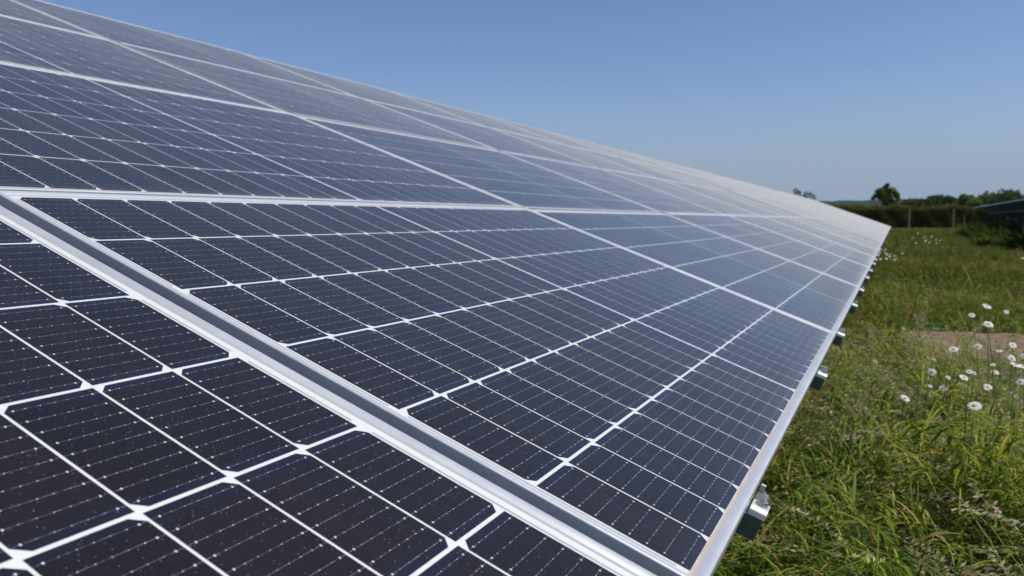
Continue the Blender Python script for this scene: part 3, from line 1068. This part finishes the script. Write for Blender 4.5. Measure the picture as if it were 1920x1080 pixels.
POSTL = {1705: 'wooden fence post in front of the hedge, the one nearer the array tip',
         1788: 'wooden fence post in front of the hedge, the one nearer the dark array',
         1808: 'thin short wooden stake by the hedge, right of the taller post'}
for px in (1705, 1788, 1808):
    g = gpt(px, 74.0); root = empty('fence_post', g)
    h = 1.85 if px != 1808 else 1.3; w = .085 if px != 1808 else .045
    b = MB(); b.tube([(0, 0, -.3), (0, 0, h * .5), (.01, 0, h - .03), (.01, 0, h)], [w, w * .97, w * .93, w * .8], 10); b.build('post_shaft', M_POST, root, smooth=False)
    tag(root, POSTL[px], 'fence post', 'wooden posts before the hedge')


# ---- leafy weed at the start of the bare soil
def weed(px, py, Y, n, size, label, seed, col):
    p = at_y(px, py, Y); p.z = float(gz(p.x, p.y))
    r = np.random.default_rng(seed)
    root = empty('leafy_weed', p)
    P = np.stack([r.normal(0, .12 * size, n), r.normal(0, .12 * size, n), np.zeros(n)], 1)
    V, Q = ribbons(P, size * r.uniform(.6, 1.2, n), r.uniform(0, 6.28, n), r.uniform(.3, .9, n), r.uniform(.2, .8, n), r.uniform(.05, .085, n) * min(size / .3, 1.3), 5)
    c = np.array(col)[r.integers(0, len(col), n)] * r.uniform(.8, 1.2, (n, 1))
    obj('leaves', quads_mesh('leaves', V, Q, M_GRASS, np.repeat(c, 12, 0)), root)
    tag(root, label, 'weed', 'leafy weeds in the grass')


weed(1718, 612, 7.9, 26, .32, 'dark green leafy weed at the left end of the bare soil', 31, [(.03, .075, .015), (.045, .10, .02)])
weed(1690, 618, 8.3, 16, .26, 'smaller leafy weed in the grass left of the dark one by the soil', 32, [(.05, .10, .02), (.07, .12, .03)])
weed(1850, 428, 36.0, 130, .8, 'pale green weed clump growing before the dark array', 33, [(.07, .10, .03), (.05, .08, .02)])
weed(1873, 427, 37.0, 110, .75, 'darker weed clump under the upper edge of the dark array', 34, [(.06, .10, .03), (.08, .11, .03)])


# ---- dark plants added to fill out the shade under the dark array
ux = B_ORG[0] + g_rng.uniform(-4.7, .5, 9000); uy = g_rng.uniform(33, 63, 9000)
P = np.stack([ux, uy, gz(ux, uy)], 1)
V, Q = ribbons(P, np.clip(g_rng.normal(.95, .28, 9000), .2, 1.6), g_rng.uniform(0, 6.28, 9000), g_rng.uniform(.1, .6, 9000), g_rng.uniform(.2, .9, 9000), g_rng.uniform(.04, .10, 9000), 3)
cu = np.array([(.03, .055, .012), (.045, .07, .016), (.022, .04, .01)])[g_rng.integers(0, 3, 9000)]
tag(obj('shade_fill_plants', quads_mesh('shade_fill_plants', V, Q, M_GRASS, np.repeat(cu, 8, 0))), 'dark plants added to fill the shade under the far array', 'shade_fill_plants', kind='stuff')


# ---- ox-eye daisies, each a plant of its own
def daisy_parts(seed, detail=True):
    r = random.Random(seed)
    np_ = 17 if detail else 11
    V = []; F = []
    for k in range(np_):
        a = 2 * math.pi * k / np_ + r.uniform(-.08, .08); L = r.uniform(.0185, .0225); w = .0037 if detail else .0055; dz = r.uniform(-.004, .002)
        ca, sa = math.cos(a), math.sin(a); b = len(V)
        for (q, ww, z) in ((.0055, .5, .001), (.011, .95, .0022), (.017, 1.0, .0012 + dz * .5), (L, .45, dz)):
            V.append((ca * q - sa * w * ww, sa * q + ca * w * ww, z)); V.append((ca * q + sa * w * ww, sa * q - ca * w * ww, z))
        for s in range(3): F.append((b + 2 * s, b + 2 * s + 1, b + 2 * s + 3, b + 2 * s + 2))
    pet = mesh_from('petals', V, F, M_PETAL, True)
    V = []; F = []; n = 14
    for i, (q, z) in enumerate(((.0078, .0005), (.0074, .0028), (.005, .0046), (.0022, .0049))):
        V += [(q * math.cos(2 * math.pi * k / n), q * math.sin(2 * math.pi * k / n), z) for k in range(n)]
        if i:
            for k in range(n): F.append(((i - 1) * n + k, (i - 1) * n + (k + 1) % n, i * n + (k + 1) % n, i * n + k))
    F.append(tuple(3 * n + k for k in range(n))); F.append(tuple(reversed(range(n))))
    return pet, mesh_from('disc', V, F, M_DISC, True)


DP = [daisy_parts(s) for s in (1, 2, 3)]
drng = random.Random(77)


def daisy(px, py, diam, label, group='ox-eye daisies in the grass', tilt=None, small=False, bud=False, D=None):
    near_k = .80 if (D is None and py > 630) else 1.0   # plants standing well clear of the sward
    D = (D or .043 * F_PX / diam) * near_k
    head = Vector(CAM_W + ray(px, py) * D)
    g = float(gz(head.x, head.y))
    if head.z < g + .12: head.z = g + .12
    root = empty('daisy', (head.x + drng.uniform(-.05, .05), head.y + drng.uniform(-.05, .05), g))
    hl = head - Vector(root.location)
    st = MB(); k = 6
    st.tube([(hl.x * (q ** 2.2), hl.y * (q ** 2.2), hl.z * q * (1.0 if q < 1 else .998)) for q in [i / k for i in range(k + 1)]], [.0022 - .0008 * i / k for i in range(k + 1)], 6)
    st.build('stem', M_STEM, root, smooth=True)
    pet, disc = DP[drng.randrange(3)]
    tx, ty = (tilt if tilt else (drng.uniform(.15, .95), drng.uniform(-.4, .4)))
    M = Matrix.Translation(hl) @ Matrix.Rotation(ty, 4, 'Y') @ Matrix.Rotation(tx, 4, 'X') @ Matrix.Rotation(drng.uniform(0, 6), 4, 'Z')
    sc = drng.uniform(.88, 1.02) * (.5 + .5 * near_k) * (.5 if bud else 1) * (.68 if small else .88)
    M = M @ Matrix.Diagonal((sc, sc, sc * (1.5 if bud else 1), 1))
    p = obj('petals', pet, root); p.matrix_local = M
    d = obj('disc', disc, root); d.matrix_local = M
    if not small:
        r = np.random.default_rng(int(px * 3 + py)); n = 5
        P = np.stack([hl.x * np.linspace(.02, .3, n), hl.y * np.linspace(.02, .3, n), hl.z * np.linspace(.1, .6, n)], 1)
        V, Q = ribbons(P, r.uniform(.05, .09, n), r.uniform(0, 6.28, n), np.full(n, .7), np.full(n, .4), np.full(n, .012), 3)
        obj('leaves', quads_mesh('leaves', V, Q, M_GRASS, np.tile(np.array([(.05, .09, .02)]), (len(V), 1))), root)
    tag(root, label, 'daisy', group)


for px, py, dm, lab in [
    (1850, 574, 20, 'white daisy seen almost edge on, highest of those before the bare soil'),
    (1822, 591, 15, 'white daisy just below left of the highest one above the soil'),
    (1853, 608, 23, 'large daisy on a tall stem in front of the bare soil'),
    (1788, 655, 18, 'tilted daisy at the near left edge of the bare soil'),
    (1833, 650, 15, 'daisy at the near edge of the soil, below the tall stemmed one'),
    (1873, 658, 13, 'half closed daisy low against the soil, left of the daisy trio'),
    (1899, 647, 16, 'pale flat daisy touching the near edge of the soil at the right'),
    (1897, 672, 17, 'upper left daisy of the crowded trio below the soil'),
    (1904, 684, 22, 'biggest daisy of the crowded trio below the soil'),
    (1918, 687, 18, 'right daisy of the crowded trio, cut by the edge of the view'),
    (1919, 668, 15, 'daisy above the crowded trio at the very edge of the view'),
    (1914, 716, 18, 'daisy with a large orange centre right below the crowded trio'),
    (1866, 698, 15, 'daisy turned sideways, left of the crowded trio'),
    (1842, 699, 12, 'small daisy between the sideways one and the round pair'),
    (1852, 726, 18, 'drooping daisy facing down, below the sideways one'),
    (1808, 708, 19, 'round open daisy beside two small buds in mid grass'),
    (1747, 698, 19, 'open daisy left of mid grass with a notch in its petals'),
    (1768, 728, 16, 'daisy low in the grass under the notched one'),
    (1697, 747, 19, 'lone daisy furthest left, nearest to the array'),
    (1827, 761, 25, 'daisy nearest the camera, lowest in the meadow'),
    (1887, 585, 11, 'small side-on daisy right of the highest one'),
]:
    daisy(px, py, dm, lab)
for px, py, dm, lab in [
    (1817, 697, 12, 'white daisy bud above the round open daisy'), (1826, 700, 9, 'tiny bud right of the bud above the round daisy'),
    (1744, 724, 10, 'white bud under the notched daisy'), (1777, 708, 10, 'white bud between the notched daisy and the round one'),
    (1750, 675, 9, 'lone bud above the notched daisy'), (1861, 684, 10, 'lone bud above the sideways daisy'),
    (1792, 715, 8, 'yellowish bud left below the round daisy')]:
    daisy(px, py, dm * 2, lab, 'daisy buds in the grass', bud=True)
FARG = 'far daisies across the meadow'
for px, py in [(1712, 446), (1721, 438), (1733, 445), (1737, 450), (1748, 443), (1755, 449), (1763, 450), (1743, 455), (1756, 456), (1717, 456), (1735, 452)]:
    daisy(px, py, 4, 'tiny white daisy of the loose patch in the far middle of the meadow', FARG, small=True, D=13.5 + drng.uniform(-.6, .6))
FARG2 = 'daisies beside the array tip'
for px, py in [(1660, 468), (1663, 477), (1668, 481), (1677, 479), (1662, 485), (1651, 486), (1670, 476), (1659, 473), (1678, 487)]:
    daisy(px, py, 6, 'small white daisy of the tight cluster beside the far lower array edge', FARG2, small=True, D=9.5 + drng.uniform(-.5, .5))
daisy(1692, 475, 6, 'single small daisy right of the tight cluster by the array edge', 'ox-eye daisies in the grass', small=True, D=9.0)
daisy(1918, 484, 6, 'single far daisy alone at the edge of the view', 'ox-eye daisies in the grass', small=True, D=8.0)


# ------------------------------------------------------------------ the air
hz = MB(); hz.box(-2250, 2250, -1250, 2250, -6.5, 34)
t = NT('thin_summer_haze')
pv_ = t.n.new('ShaderNodeVolumePrincipled')
pv_.inputs['Color'].default_value = (.74, .87, 1.0, 1); pv_.inputs['Density'].default_value = HAZE; pv_.inputs['Anisotropy'].default_value = 0.0
t.t.links.new(pv_.outputs[0], t.out.inputs['Volume'])
if HAZE: tag(hz.build('haze', t.m), 'thin bluish summer haze over the far land', 'haze', kind='stuff')
bpy.context.view_layer.update()
